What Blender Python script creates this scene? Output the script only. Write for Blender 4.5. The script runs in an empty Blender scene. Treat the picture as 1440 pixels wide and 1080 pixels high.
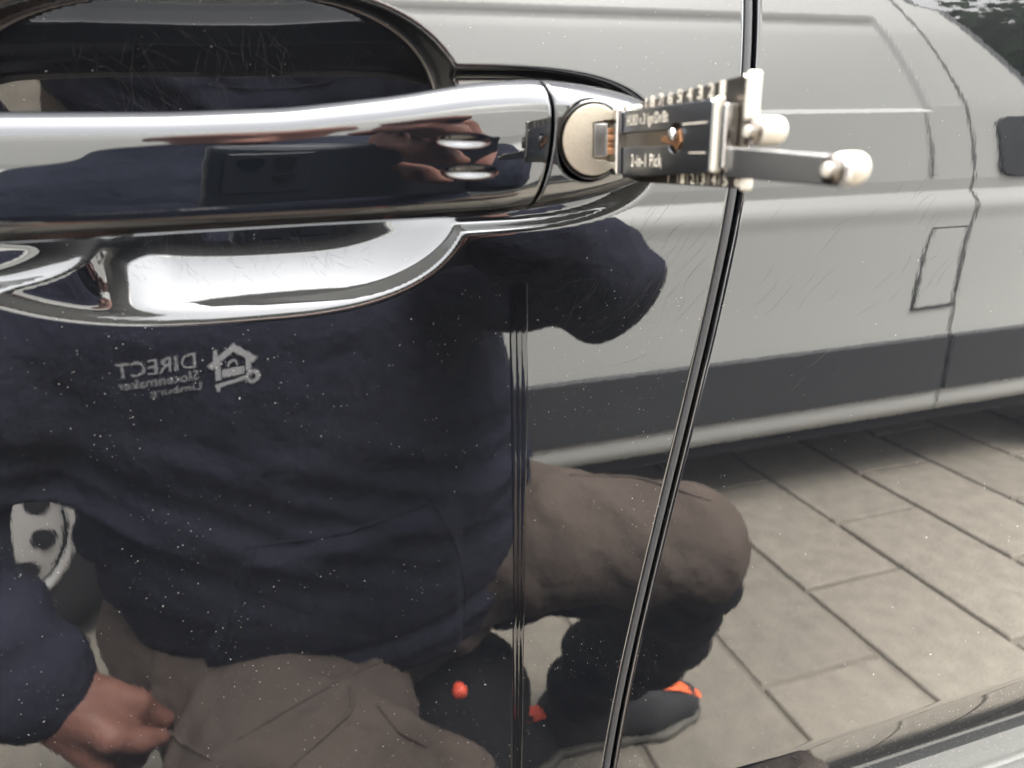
import bpy, math, random
import numpy as np
from mathutils import Vector, Matrix
from mathutils.bvhtree import BVHTree
random.seed(7); rng = np.random.default_rng(7)
S = bpy.context.scene
COL = S.collection
R = math.radians

# ------------------------------------------------------------------ camera
# a phone held 17 cm from the door; looks slightly down and towards the rear of the car
F_PX = 960.0
EX = np.array([0.9556, -0.2933, -0.0268]); 
P_ = np.array([-310., -315., F_PX]); C_ = np.array([3400., -420., F_PX])
ey = P_/np.linalg.norm(P_); ex = C_-ey*(C_@ey); ex /= np.linalg.norm(ex); ez = np.cross(ex, ey)
RW = np.stack([ex, ey, ez])                      # camera (right, down, fwd) -> world
CAM = Vector((0.0, -0.17, 0.98))
right = Vector(RW@np.array([1., 0, 0])); up = Vector(RW@np.array([0, -1., 0])); fwd = Vector(RW@np.array([0, 0, 1.]))
cam_d = bpy.data.cameras.new('camera'); cam = bpy.data.objects.new('camera', cam_d); COL.objects.link(cam)
M = Matrix.Identity(4)
for i in range(3):
    M[i][0] = right[i]; M[i][1] = up[i]; M[i][2] = -fwd[i]; M[i][3] = CAM[i]
cam.matrix_world = M
cam_d.sensor_width = 36; cam_d.lens = 36*F_PX/1440.0
cam_d.clip_start = 0.002; cam_d.clip_end = 2000
cam_d.dof.use_dof = True; cam_d.dof.focus_distance = 0.225; cam_d.dof.aperture_fstop = 18
S.camera = cam

# ------------------------------------------------------------------ light
SUN_EL, SUN_AZ = R(58), R(38)                    # azimuth measured from +Y towards +X
w = bpy.data.worlds.new('World'); S.world = w; w.use_nodes = True
nt = w.node_tree; bg = nt.nodes['Background']
sky = nt.nodes.new('ShaderNodeTexSky'); sky.sky_type = 'NISHITA'; sky.sun_disc = False
sky.sun_elevation = SUN_EL; sky.sun_rotation = SUN_AZ; sky.air_density = 1.5; sky.dust_density = 6; sky.ozone_density = 1
hs = nt.nodes.new('ShaderNodeHueSaturation'); hs.inputs['Saturation'].default_value = 0.10
nt.links.new(sky.outputs[0], hs.inputs['Color']); nt.links.new(hs.outputs[0], bg.inputs[0])
bg.inputs[1].default_value = 0.15
sd = bpy.data.lights.new('sun', 'SUN'); sd.energy = 0.9; sd.angle = R(28); sd.color = (1, .93, .82)
so = bpy.data.objects.new('sun', sd); COL.objects.link(so)
sv = Vector((math.sin(SUN_AZ)*math.cos(SUN_EL), math.cos(SUN_AZ)*math.cos(SUN_EL), math.sin(SUN_EL)))
so.rotation_euler = sv.to_track_quat('Z', 'Y').to_euler()
S.view_settings.view_transform = 'Standard'; S.view_settings.look = 'None'
S.view_settings.exposure = 3.95; S.view_settings.gamma = 1
S.cycles.use_denoising = True
S.cycles.max_bounces = 10; S.cycles.glossy_bounces = 6; S.cycles.diffuse_bounces = 3
S.cycles.sample_clamp_indirect = 12; S.cycles.caustics_reflective = False; S.cycles.caustics_refractive = False

# ------------------------------------------------------------------ materials
def mat(name, col, rough=.5, metal=0., ior=1.45, spec=None, bump=None, var=None, coat=0., rnd=0.):
    """bump=(scale, distance, detail); var=(scale, amount): noise in the colour; rnd: per-object value change"""
    m = bpy.data.materials.new(name); m.use_nodes = True
    t = m.node_tree; b = t.nodes['Principled BSDF']
    b.inputs['Base Color'].default_value = (*col, 1); b.inputs['Roughness'].default_value = rough
    b.inputs['Metallic'].default_value = metal; b.inputs['IOR'].default_value = ior
    if spec is not None: b.inputs['Specular IOR Level'].default_value = spec
    if coat: b.inputs['Coat Weight'].default_value = coat; b.inputs['Coat Roughness'].default_value = .03
    g = t.nodes.new('ShaderNodeNewGeometry')
    if bump:
        n = t.nodes.new('ShaderNodeTexNoise'); n.inputs['Scale'].default_value = bump[0]; n.inputs['Detail'].default_value = bump[2]
        bn = t.nodes.new('ShaderNodeBump'); bn.inputs['Distance'].default_value = bump[1]; bn.inputs['Strength'].default_value = 1
        mp = t.nodes.new('ShaderNodeMapping')
        if len(bump) > 3: mp.inputs['Scale'].default_value = bump[3]
        t.links.new(g.outputs['Position'], mp.inputs[0]); t.links.new(mp.outputs[0], n.inputs['Vector'])
        t.links.new(n.outputs['Fac'], bn.inputs['Height']); t.links.new(bn.outputs[0], b.inputs['Normal'])
    if var or rnd:
        last = None
        mx = t.nodes.new('ShaderNodeMix'); mx.data_type = 'RGBA'; mx.blend_type = 'MULTIPLY'; mx.inputs[0].default_value = 1
        mx.inputs[6].default_value = (*col, 1)
        if var:
            n = t.nodes.new('ShaderNodeTexNoise'); n.inputs['Scale'].default_value = var[0]; n.inputs['Detail'].default_value = 6
            n.inputs['Roughness'].default_value = .65
            t.links.new(g.outputs['Position'], n.inputs['Vector'])
            mr = t.nodes.new('ShaderNodeMapRange'); mr.inputs[1].default_value = .25; mr.inputs[2].default_value = .75
            mr.inputs[3].default_value = 1-var[1]; mr.inputs[4].default_value = 1+var[1]
            t.links.new(n.outputs['Fac'], mr.inputs[0]); last = mr.outputs[0]
        if rnd:
            oi = t.nodes.new('ShaderNodeObjectInfo'); m2 = t.nodes.new('ShaderNodeMapRange')
            m2.inputs[3].default_value = 1-rnd; m2.inputs[4].default_value = 1+rnd
            t.links.new(oi.outputs['Random'], m2.inputs[0])
            if last:
                mu = t.nodes.new('ShaderNodeMath'); mu.operation = 'MULTIPLY'
                t.links.new(last, mu.inputs[0]); t.links.new(m2.outputs[0], mu.inputs[1]); last = mu.outputs[0]
            else: last = m2.outputs[0]
        t.links.new(last, mx.inputs[7]); t.links.new(mx.outputs[2], b.inputs['Base Color'])
    return m
PAINT = mat('black_car_paint', (.0052, .0056, .0070), .012, ior=1.8, bump=(560, 3.0e-6, 2.5, (1, 1, .5)))
HANDLE_P = mat('black_handle_paint', (.0040, .0048, .0062), .02, ior=1.8, bump=(300, 1.5e-6, 1.0))
CAP_P = mat('black_cap_plastic', (.0052, .0058, .0070), .035, ior=1.75, bump=(900, 1.5e-6, 2.0))
RUBBER = mat('rubber', (.010, .010, .011), .55, bump=(2500, 6e-5, 3.0))
DARK = mat('dark_void', (.004, .004, .005), .8)
SEAL = mat('seal_rubber', (.034, .034, .036), .5, bump=(3500, 9e-5, 3.0), var=(4200, .5))
STEEL = mat('brushed_steel', (.50, .49, .48), .24, 1.0, bump=(700, 6e-6, 3.0, (1, 1, 9)))
STEEL_D = mat('dark_scale_steel', (.145, .128, .11), .30, 1.0, bump=(900, 3e-6, 3.0))
PLATE = mat('dark_plate_steel', (.15, .157, .172), .3, 1.0, bump=(900, 4e-6, 3.0))
KNOB = mat('satin_steel_knob', (.50, .47, .41), .5, .45, bump=(2500, 1e-5, 2.0))
LOCK = mat('worn_lock_steel', (.46, .42, .345), .44, 1.0, bump=(2200, 2e-5, 4.0), var=(1500, .12))
COPPER = mat('copper_pick', (.42, .22, .12), .4, 1.0, bump=(2000, 1.5e-5, 3.0))
ETCH = mat('etched_marking', (.55, .50, .42), .6)
DUST = mat('dust_grain', (.42, .41, .38), .9)
SCR = mat('scratched_lacquer', (.022, .022, .024), .6)
JACKET = mat('navy_fleece', (.0215, .0232, .0365), .95, spec=.15, bump=(22, .012, 4.0), var=(14, .25))
TROUS = mat('taupe_work_cloth', (.106, .084, .071), .95, spec=.15, bump=(26, .008, 4.0), var=(18, .12))
TROUS_D = mat('black_work_cloth', (.010, .010, .011), .9, spec=.2, bump=(24, .008, 4.0), var=(16, .3))
SHOE = mat('grey_shoe_mesh', (.022, .022, .024), .8, bump=(300, .001, 2.0), var=(40, .25))
SOLE = mat('pale_shoe_sole', (.10, .095, .08), .7)
ORANGE = mat('orange_trim', (.85, .16, .055), .5)
RED = mat('red_plastic', (.85, .11, .06), .4)
SKIN = mat('skin', (.22, .105, .08), .5, spec=.3, bump=(120, .0012, 4.0), var=(30, .18))
HAIR = mat('dark_hair', (.02, .016, .012), .6, bump=(200, .002, 3.0))
PRINT = mat('white_print', (.42, .42, .43), .8, var=(400, .25))
VANW = mat('grey_van_paint', (.385, .388, .372), .30, ior=1.5, var=(1.2, .02))
VAN_TR = mat('dark_grey_trim', (.029, .031, .034), .5, var=(30, .1))
GLASS_D = mat('tinted_glass', (.004, .006, .005), .02, ior=2.6)
TYRE = mat('tyre_rubber', (.008, .008, .008), .8, bump=(120, .002, 2.0))
RIM = mat('silver_steel_rim', (.50, .49, .48), .4, .4)
PAVER = mat('concrete_paver', (.195, .176, .146), .85, bump=(160, .0022, 5.0), var=(21, .26), rnd=.08)
GROUND = mat('joint_sand', (.155, .140, .114), .95, bump=(60, .004, 4.0), var=(20, .3))
PHONE = mat('phone_shell', (.022, .025, .034), .35)
LENS = mat('lens_glass', (.002, .002, .003), .03, ior=1.7)
LEAF = mat('foliage', (.070, .120, .055), .7, spec=.2, rnd=.25, var=(1.5, .45))
BARK = mat('bark', (.10, .075, .05), .9, bump=(25, .02, 4.0))
GLASS_C = mat('car_glass', (.003, .003, .0035), .015, ior=1.6)

def dust_film(m, amount):
    """a thin film of dust: patchy, thicker on faces that look up"""
    t = m.node_tree; b = t.nodes['Principled BSDF']; base = tuple(b.inputs['Base Color'].default_value)
    g = t.nodes.new('ShaderNodeNewGeometry'); sp = t.nodes.new('ShaderNodeSeparateXYZ'); t.links.new(g.outputs['True Normal'], sp.inputs[0])
    up_ = t.nodes.new('ShaderNodeMapRange'); up_.inputs[1].default_value = .14; up_.inputs[2].default_value = .50; t.links.new(sp.outputs['Z'], up_.inputs[0])
    n = t.nodes.new('ShaderNodeTexNoise'); n.inputs['Scale'].default_value = 26; n.inputs['Detail'].default_value = 7; n.inputs['Roughness'].default_value = .68
    t.links.new(g.outputs['Position'], n.inputs['Vector'])
    mr = t.nodes.new('ShaderNodeMapRange'); mr.inputs[1].default_value = .3; mr.inputs[2].default_value = .75; mr.inputs[3].default_value = 0.0; mr.inputs[4].default_value = .06
    t.links.new(n.outputs['Fac'], mr.inputs[0])
    ad = t.nodes.new('ShaderNodeMath'); ad.operation = 'ADD'; t.links.new(up_.outputs[0], ad.inputs[0]); t.links.new(mr.outputs[0], ad.inputs[1])
    mx = t.nodes.new('ShaderNodeMix'); mx.data_type = 'RGBA'; t.links.new(ad.outputs[0], mx.inputs[0])
    mx.inputs[6].default_value = base; mx.inputs[7].default_value = (amount, amount, amount*.95, 1)
    t.links.new(mx.outputs[2], b.inputs['Base Color'])
dust_film(PAINT, .040)
# ------------------------------------------------------------------ object helpers
def link(o, parent=None):
    COL.objects.link(o)
    if parent is not None: o.parent = parent
    return o
def obj(name, verts, faces, m, parent=None, smooth=True, kind=None):
    me = bpy.data.meshes.new(name)
    verts = np.asarray(verts, dtype=np.float32)
    if isinstance(faces, np.ndarray):
        nf, k = faces.shape
        me.vertices.add(len(verts)); me.vertices.foreach_set('co', verts.ravel())
        me.loops.add(nf*k); me.loops.foreach_set('vertex_index', faces.astype(np.int32).ravel())
        me.polygons.add(nf); me.polygons.foreach_set('loop_start', np.arange(0, nf*k, k, dtype=np.int32))
        me.update(calc_edges=True)
    else: me.from_pydata([tuple(map(float, v)) for v in verts], [], faces)
    me.validate()
    if smooth: me.polygons.foreach_set('use_smooth', np.ones(len(me.polygons), dtype=bool))
    me.materials.append(m)
    o = link(bpy.data.objects.new(name, me), parent)
    if kind: o['kind'] = kind
    return o
def tag(o, label=None, cat=None, group=None, kind=None):
    for k, v in (('label', label), ('category', cat), ('group', group), ('kind', kind)):
        if v: o[k] = v
    return o
def empty(name, loc=(0, 0, 0)):
    return link(bpy.data.objects.new(name, None))
def bevel(o, wd, seg=2, ang=35):
    b = o.modifiers.new('bevel', 'BEVEL'); b.width = wd; b.segments = seg; b.limit_method = 'ANGLE'; b.angle_limit = R(ang)
    b.harden_normals = False
    return o
def flat(o, ang=40):
    o.data.polygons.foreach_set('use_smooth', np.zeros(len(o.data.polygons), dtype=bool)); return o
class MB:
    def __init__(s): s.v = []; s.f = []
    def add(s, v, f):
        k = len(s.v); s.v += [tuple(map(float, p)) for p in v]; s.f += [tuple(i+k for i in q) for q in f]
    def box(s, lo, hi):
        (a, b, c), (d, e, f) = lo, hi
        s.add([(a,b,c),(d,b,c),(d,e,c),(a,e,c),(a,b,f),(d,b,f),(d,e,f),(a,e,f)],
              [(0,3,2,1),(4,5,6,7),(0,1,5,4),(1,2,6,5),(2,3,7,6),(3,0,4,7)])
    def prism(s, poly, axis, a, b):
        """poly: 2-D outline in the other two axes, extruded along axis from a to b"""
        n = len(poly)
        def p(q, h):
            r = list(q); r.insert(axis, h); return r
        s.add([p(q, a) for q in poly]+[p(q, b) for q in poly],
              [tuple(range(n))[::-1], tuple(range(n, 2*n))]+[(i, (i+1) % n, n+(i+1) % n, n+i) for i in range(n)])
    def lathe(s, prof, axis, centre, n=32):
        """prof: (radius, height along axis)"""
        u, v_ = [k for k in range(3) if k != axis]
        V = []
        for r, h in prof:
            for i in range(n):
                a = 2*math.pi*i/n; q = list(centre); q[axis] += h; q[u] += r*math.cos(a); q[v_] += r*math.sin(a); V.append(q)
        Fc = []
        for j in range(len(prof)-1):
            for i in range(n):
                Fc.append((j*n+i, j*n+(i+1) % n, (j+1)*n+(i+1) % n, (j+1)*n+i))
        Fc.append(tuple(range(n))[::-1]); Fc.append(tuple(range((len(prof)-1)*n, len(prof)*n)))
        s.add(V, Fc)
    def build(s, name, m, parent=None, smooth=False, kind=None): return obj(name, s.v, s.f, m, parent, smooth, kind)
def fixn(o):
    import bmesh
    b = bmesh.new(); b.from_mesh(o.data); bmesh.ops.recalc_face_normals(b, faces=b.faces); b.to_mesh(o.data); b.free(); return o
def gridfaces(nr, nc, close_c=False):
    i = np.arange(nr-1)[:, None]; j = np.arange(nc if close_c else nc-1)[None, :]
    j2 = (j+1) % nc
    return np.stack([i*nc+j, i*nc+j2, (i+1)*nc+j2, (i+1)*nc+j], -1).reshape(-1, 4)

# ------------------------------------------------------------------ car door surface
ZT = np.arange(.20, 1.12, .0005)
def slope(z):
    s = np.where(z > .95, (z-.95)/.31, 0.)
    s = s+.195*np.clip((.7545-z)/.0025, 0, 1)+.87*np.clip((.7520-z)/.040, 0, 1.12)**1.95
    s = s-np.clip((.704-z)/.03, 0, 1)*1.35-np.clip((.60-z)/.16, 0, 1)*.3          # tucks under again towards the sill
    return s
_sl = slope(ZT); YT = np.cumsum(_sl)*.0005; YT -= np.interp(.85, ZT, YT)
def base_y(z): return np.interp(z, ZT, YT)
def sstep(a, b, x):
    t = np.clip((x-a)/(b-a), 0, 1); return t*t*(3-2*t)
def superr(x, z, cx, cz, al, ar, bb, bt, n):
    a = np.where(x > cx, ar, al); b = np.where(z > cz, bt, bb)
    return ((np.abs(x-cx)/a)**n+(np.abs(z-cz)/b)**n)**(1/n)
def wallprof(s, m, s0, s1):
    """depth/scale against inward distance s: rounded lip, then a wall whose slope fades to zero at s1"""
    d = np.where(s < s0, m*s*s/(2*s0), 0); t = np.clip(s, s0, s1)
    return np.where(s >= s0, m*s0/2+m*((t-s0)-(t-s0)**2/(2*(s1-s0))), d)
def sstep(a, b, x):
    t = np.clip((x-a)/(b-a), 0, 1); return t*t*(3-2*t)
def bowl(x, z):
    # shallow outer pan with a rolled rim, the finger bowl inside it, and a small pocket under the front end of the grip
    s = np.clip(1-superr(x, z, -.010, .980, .072, .0535, .0365, .0375, 2.7), 0, 1)
    pan = np.where(z > .978, wallprof(s, 1.0, .02, .075), wallprof(s, .9, .035, .12))*.0365 if False else (wallprof(s, 1.0, .02, .07)*sstep(.95, .99, z)+wallprof(s, .9, .035, .12)*(1-sstep(.95, .99, z)))*.0365
    k = sstep(.962, .986, z); msk = k+(1-k)*sstep(-.050, -.030, x)
    s1 = np.clip(1-superr(x, z, -.004, .980, .074, .0485, .0345, .0368, 2.65), 0, 1)
    w_lo = wallprof(s1, 1.3, .06, .60)*.036; w_up = wallprof(s1, 5.5, .02, .30)*.036
    wall = w_lo*(1-k)+w_up*k
    tz = np.maximum(z-.984, 0)
    f_up = .0195-.40*tz-(base_y(z)-base_y(.984))
    f_lo = .0122-.10*(z-.966)-(base_y(z)-base_y(.966))
    kf = sstep(.966, .984, z); floor_ = f_up*kf+f_lo*(1-kf)
    q = .004; h = np.clip(.5+.5*(floor_-wall)/q, 0, 1); deep = floor_*(1-h)+wall*h-q*h*(1-h)
    deep = np.where(s1 > 0, np.maximum(deep, 0), 0)*np.clip(s1/.04, 0, 1)
    s3 = np.clip(1-superr(x, z, -.083, .966, .045, .0405, .0122, .03, 2.5), 0, 1)
    pocket_ = wallprof(s3, 1.3, .05, .35)*.016*(1-k)
    return pan+deep*msk+pocket_
def trench(x, z):
    r = superr(x, z, .045, .981, .06, .0500, .0200, .0195, 2.7)
    t = np.clip((1-r)/.15, 0, 1); return .0042*t*t*(3-2*t)*(x > .02)
def door_y(x, z):
    b, t = bowl(x, z), trench(x, z)
    k = .0016; h = np.clip(.5+.5*(b-t)/k, 0, 1)
    return base_y(z)+np.where(np.maximum(b, t) > 1e-5, t*(1-h)+b*h+k*h*(1-h)*np.minimum(1, np.minimum(b, t)/.001), 0)
gz = np.array([1.0157, .997, .970, .9626, .930, .902, .872, .844, .817, .772])
pl = np.polyfit(gz-.9, np.array([120.5, 119.4, 115.6, 114.4, 109.6, 104.3, 97.4, 92.0, 87.6, 80.6])/1000, 3)
def xl(z): return np.polyval(pl, np.clip(z, .74, 1.03)-.9)+np.where(z < .74, (z-.74)*.15, 0)
def xr(z): return xl(z)+.0039
def growth(a, b, step, g=1.12):
    out = [a]; s = step
    while out[-1] < b: out.append(out[-1]+s); s *= g
    out[-1] = b; return out
zs = np.unique(np.round(np.concatenate([np.arange(.26, .70, .008), np.arange(.70, .80, .0012), np.arange(.80, .932, .003),
                                         np.arange(.932, 1.026, .0006), np.arange(1.026, 1.07, .002)]), 5))
def edge_roll(U, r=.0014):
    q = np.clip(r-U, 0, r); return r-np.sqrt(np.maximum(r*r-q*q, 0))
car = tag(empty('car'), 'glossy black car seen at its door handle with dust and fine scratches', 'car')
U = np.array([0, 0]+list(np.arange(.00012, .0022, .00016))+list(np.arange(.0026, .20, .00062))+growth(.2008, .86, .002, 1.2))
Z, UU = np.meshgrid(zs, U, indexing='ij')
XE = xl(Z); X = XE-UU*(XE+.76)/.86
Y = door_y(X, Z)+edge_roll(UU)
X[:, 0] -= .0006; Y[:, 0] += .012
V = np.stack([X, Y, Z], -1).reshape(-1, 3)
front = obj('front_door', V, gridfaces(len(zs), len(U)), PAINT, car)
U2 = np.array([0, 0]+list(np.arange(.00012, .0022, .00016))+list(np.arange(.0026, .04, .0015))+growth(.042, .80, .004, 1.15))
zs2 = np.unique(np.round(np.concatenate([np.arange(.26, .70, .008), np.arange(.70, .80, .001), np.arange(.80, 1.07, .003)]), 5))
Z2, UU2 = np.meshgrid(zs2, U2, indexing='ij')
X2 = xr(Z2)+UU2; Y2 = base_y(Z2)+edge_roll(UU2, .0011)
X2[:, 0] += .0006; Y2[:, 0] += .012
rear = obj('rear_door', np.stack([X2, Y2, Z2], -1).reshape(-1, 3), gridfaces(len(zs2), len(U2))[:, ::-1], PAINT, car)
# flip check: outward normal is -Y
for o in (front, rear):
    o.data.update()
    if o.data.polygons[len(o.data.polygons)//2].normal.y > 0: o.data.flip_normals()
# rubber seal in the gap: a rounded cord
sz = np.linspace(.27, 1.06, 120); cs = []
for z in sz:
    xm = float(xl(z))+.00145; yb = float(base_y(z))
    for k in range(12):
        a = 2*math.pi*(k+.4)/12; cs.append((xm+.00135*math.cos(a), yb+.0014+.0012*math.sin(a), z))
seal = obj('door_seal', cs, gridfaces(len(sz), 12, True), SEAL, car)
gapb = MB(); gv = []
for z in sz: gv += [(float(xl(z))-.004, float(base_y(z))+.0105, z), (float(xr(z))+.004, float(base_y(z))+.0105, z)]
obj('gap_shadow_lining', gv, gridfaces(len(sz), 2), DARK, car)
# rest of the car body
mb = MB(); mb.prism([(.055, .24), (1.75, .24), (1.75, 1.00), (.10, 1.00)], 0, -.95, 1.0); mb.build('inner_body', DARK, car)
mb = MB(); mb.prism([(.02, .20), (.10, .16), (.14, .20), (.12, .262), (.035, .262)], 0, -.95, 1.0); bevel(mb.build('sill', PAINT, car), .008)
mb = MB(); mb.prism([(.022, 1.071), (.032, 1.066), (.055, 1.075), (.05, 1.092), (.036, 1.092)], 0, -.76, .92); bevel(mb.build('window_trim', RUBBER, car), .003)
mb = MB(); mb.prism([(.040, 1.09), (.046, 1.09), (.222, 1.42), (.216, 1.42)], 0, -.74, .90); mb.build('side_window', GLASS_C, car)
mb = MB(); mb.prism([(.200, 1.415), (.24, 1.402), (.30, 1.46), (1.5, 1.47), (1.55, 1.405), (1.6, 1.42), (1.5, 1.51), (.30, 1.505)], 0, -.6, .95); bevel(mb.build('roof', PAINT, car), .01)

# film edge: a narrow vertical strip of clear film ending on the door
FILM = mat('film_edge', (.0042, .0045, .0055), .03, ior=1.62)
_t = FILM.node_tree; _b = _t.nodes['Principled BSDF']
_g = _t.nodes.new('ShaderNodeNewGeometry'); _m = _t.nodes.new('ShaderNodeMapping'); _m.inputs['Scale'].default_value = (1, 0, .12)
_n = _t.nodes.new('ShaderNodeTexNoise'); _n.inputs['Scale'].default_value = 1700; _n.inputs['Detail'].default_value = 3
_bp = _t.nodes.new('ShaderNodeBump'); _bp.inputs['Distance'].default_value = 3e-6
_t.links.new(_g.outputs['Position'], _m.inputs[0]); _t.links.new(_m.outputs[0], _n.inputs['Vector'])
_t.links.new(_n.outputs['Fac'], _bp.inputs['Height']); _t.links.new(_bp.outputs[0], _b.inputs['Normal'])
fz = np.linspace(.27, .9475, 240); 
fprof = [(u, .00003+.00001*h) for u, h in ((0, -2.6), (.03, 0), (.10, .3), (.30, .3), (.335, -.5), (.37, .3), (.60, .2), (.64, -.4), (.68, .4), (.93, .2), (.97, 0), (1.0, -2.6))]
fv = []
for z in fz:
    xa = np.interp(z, [.76, .784, .861, .916, .9605], [45.5, 46.4, 49.2, 50.0, 50.4])/1000
    xb = np.interp(z, [.76, .784, .861, .916, .9605], [49.3, 50.2, 53.0, 55.0, 55.6])/1000
    for u, h in fprof:
        x = xa+(xb-xa)*u; fv.append((x, float(base_y(z))-h, z))
obj('film_edge_strip', fv, gridfaces(len(fz), len(fprof))[:, ::-1], FILM, front)

# ------------------------------------------------------------------ door handle
PROF = [(0.0, .50), (.02, .72), (.16, .90), (.38, .985), (.58, 1.0), (.74, .985), (.87, .93), (.95, .865), (.985, .80), (.994, .73), (1.0, .60), (1.0, .45), (.994, .30),
        (.985, .21), (.965, .15), (.91, .085), (.78, .03), (.6, 0.0), (.38, .01), (.16, .12), (.03, .30)]
def smooth_loop(pts, n):
    p = np.array(pts); k = len(p)
    d = np.linalg.norm((np.roll(p, -1, 0)-p)*np.array([16, 24]), axis=1); t = np.concatenate([[0], np.cumsum(d)])
    pp = np.vstack([p, p[:1]])
    q = np.linspace(0, t[-1], n, endpoint=False)
    u = np.stack([np.interp(q, t, pp[:, i]) for i in (0, 1)], -1)
    ker = np.exp(-np.arange(-7, 8)**2/(2*1.7**2)); ker /= ker.sum()
    return np.stack([sum(ker[j+7]*np.roll(u[:, i], j) for j in range(-7, 8)) for i in (0, 1)], -1)
LOOP = smooth_loop(PROF, 240)
SX = np.array([-112, -104, -96, -85, -70, -50, -20, 0, 20, 35, 45, 51, 56, 62, 68, 74, 80, 85, 89, 91.5])/1000
ZTOP = np.array([976, 984, 988.5, 989.8, 989.6, 989.0, 988.8, 989.3, 991.2, 993.4, 994.3, 994.4, 994.3, 994.0, 993.4, 992.4, 991.0, 989.0, 986.6, 984.0])/1000
ZBOT = np.array([972, 970, 968.4, 967.8, 967.6, 967.4, 967.6, 967.7, 967.7, 967.6, 967.7, 968.0, 968.4, 969.1, 970.0, 971.2, 972.8, 974.8, 977.2, 980.0])/1000
YF = np.array([0, -8, -16, -27, -35.0, -35.8, -36.0, -36.0, -35.8, -35.4, -34.6, -33.6, -32.2, -30.4, -28.6, -26.0, -22.2, -17.5, -11.5, -5.5])/1000
YB = np.array([8, 6, 2, -6, -15, -17, -17, -17, -17, -15, -12, -11, -6, 0, 3, 4, 4, 4, 4, 4])/1000
def cubic(xq, x, y):
    # monotone-ish smooth interpolation: linear then blurred
    xx = np.linspace(x[0], x[-1], 1200); yy = np.interp(xx, x, y)
    ker = np.exp(-np.arange(-40, 41)**2/(2*16.**2)); ker /= ker.sum()
    yp = np.pad(yy, 40, mode='reflect', reflect_type='odd'); return np.interp(xq, xx, np.convolve(yp, ker, 'valid'))
def loft(name, x0, x1, step, m, parent, grooves=(), hole=None, tilt=0.0, shrink=0.0006, dents=()):
    xs = np.concatenate([[x0, x0+.00006, x0+.00016, x0+.0003], np.arange(x0+.0006, x1-.0006, step), [x1-.0003, x1-.00016, x1-.00006, x1]])
    zt, zb, yf, yb = (cubic(xs, SX, q)[:, None] for q in (ZTOP, ZBOT, YF, YB))
    e = np.minimum(xs-x0, x1-xs); q = np.clip(.0005-e, 0, .0005); s = ((.0005-np.sqrt(np.maximum(.0005**2-q**2, 0))))[:, None]
    Yv = yb+s+(yf-yb-2*s*np.sign(yf-yb)*-1*-1)*LOOP[None, :, 0]
    Zv = zb+s+(zt-zb-2*s)*LOOP[None, :, 1]
    Xv = np.repeat(xs[:, None], LOOP.shape[0], 1)
    # the joint between grip and cap is bowed: lean the cut with height
    Xv = Xv+tilt*np.clip((Xv-x0)/(x1-x0) if tilt and m is HANDLE_P else (x1-Xv)/(x1-x0), 0, 1)*0
    for (gx, gz, hl, hh, dp, sl) in grooves:
        rr = ((Xv-gx)/hl)**2+((Zv-gz-sl*(Xv-gx))/hh)**2
        front_side = LOOP[None, :, 0] > .8
        Yv = Yv+np.where((rr < 1) & front_side, dp*(1-np.clip(rr, 0, 1))**2, 0)
    if hole is not None:
        hx, hz, hrad, yfl = hole; rr = np.hypot(Xv-hx, Zv-hz); kk = sstep(hrad+.0007, hrad, rr)*(LOOP[None, :, 0] > .6)
        Yv = Yv*(1-kk)+yfl*kk
    # bow of the end face (the joint curves with height)
    v = (Zv-zb)/(zt-zb)
    bow = .0018*(1-((v-.55)/.55)**2)-.0035*np.clip(1-v, 0, 1)**2-.0012
    wgt = np.exp(-np.abs((Xv-.0505)/.008)**2)
    Xv = Xv+bow*wgt
    nr, nc = Xv.shape
    Vv = np.stack([Xv, Yv, Zv], -1).reshape(-1, 3)
    f = [tuple(int(i) for i in r) for r in gridfaces(nr, nc, True)]
    f += [tuple(range(nc))[::-1], tuple(range((nr-1)*nc, nr*nc))]
    o = fixn(obj(name, Vv, f, m, parent)); return o
grip = loft('door_handle', -.112, .05035, .00042, HANDLE_P, car, grooves=[(.0318, .9826, .0056, .00125, .00075, -.02), (.0330, .9769, .0058, .00125, .00075, -.02)])
cap = loft('handle_end_cap', .05085, .0915, .0003, CAP_P, grip, hole=(.0602, .98215, .0076, -.0285))

# lock cylinder in the cap
LX, LZ, LR = .0602, .98215, .0069
YL = -.0310
lk = MB(); lk.lathe([(LR+.0009, .004), (LR+.0009, .0000), (LR+.0007, -.0003), (LR+.0004, -.0002), (LR+.0002, .0003), (LR+.00015, .0022)], 1, (LX, YL, LZ), 64)
fixn(lk.build('lock_surround', CAP_P, grip, True))
def disc_poly(cx, cz, r, a0, a1, n=40): return [(cx+r*math.cos(a0+(a1-a0)*i/n), cz+r*math.sin(a0+(a1-a0)*i/n)) for i in range(n+1)]
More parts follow.
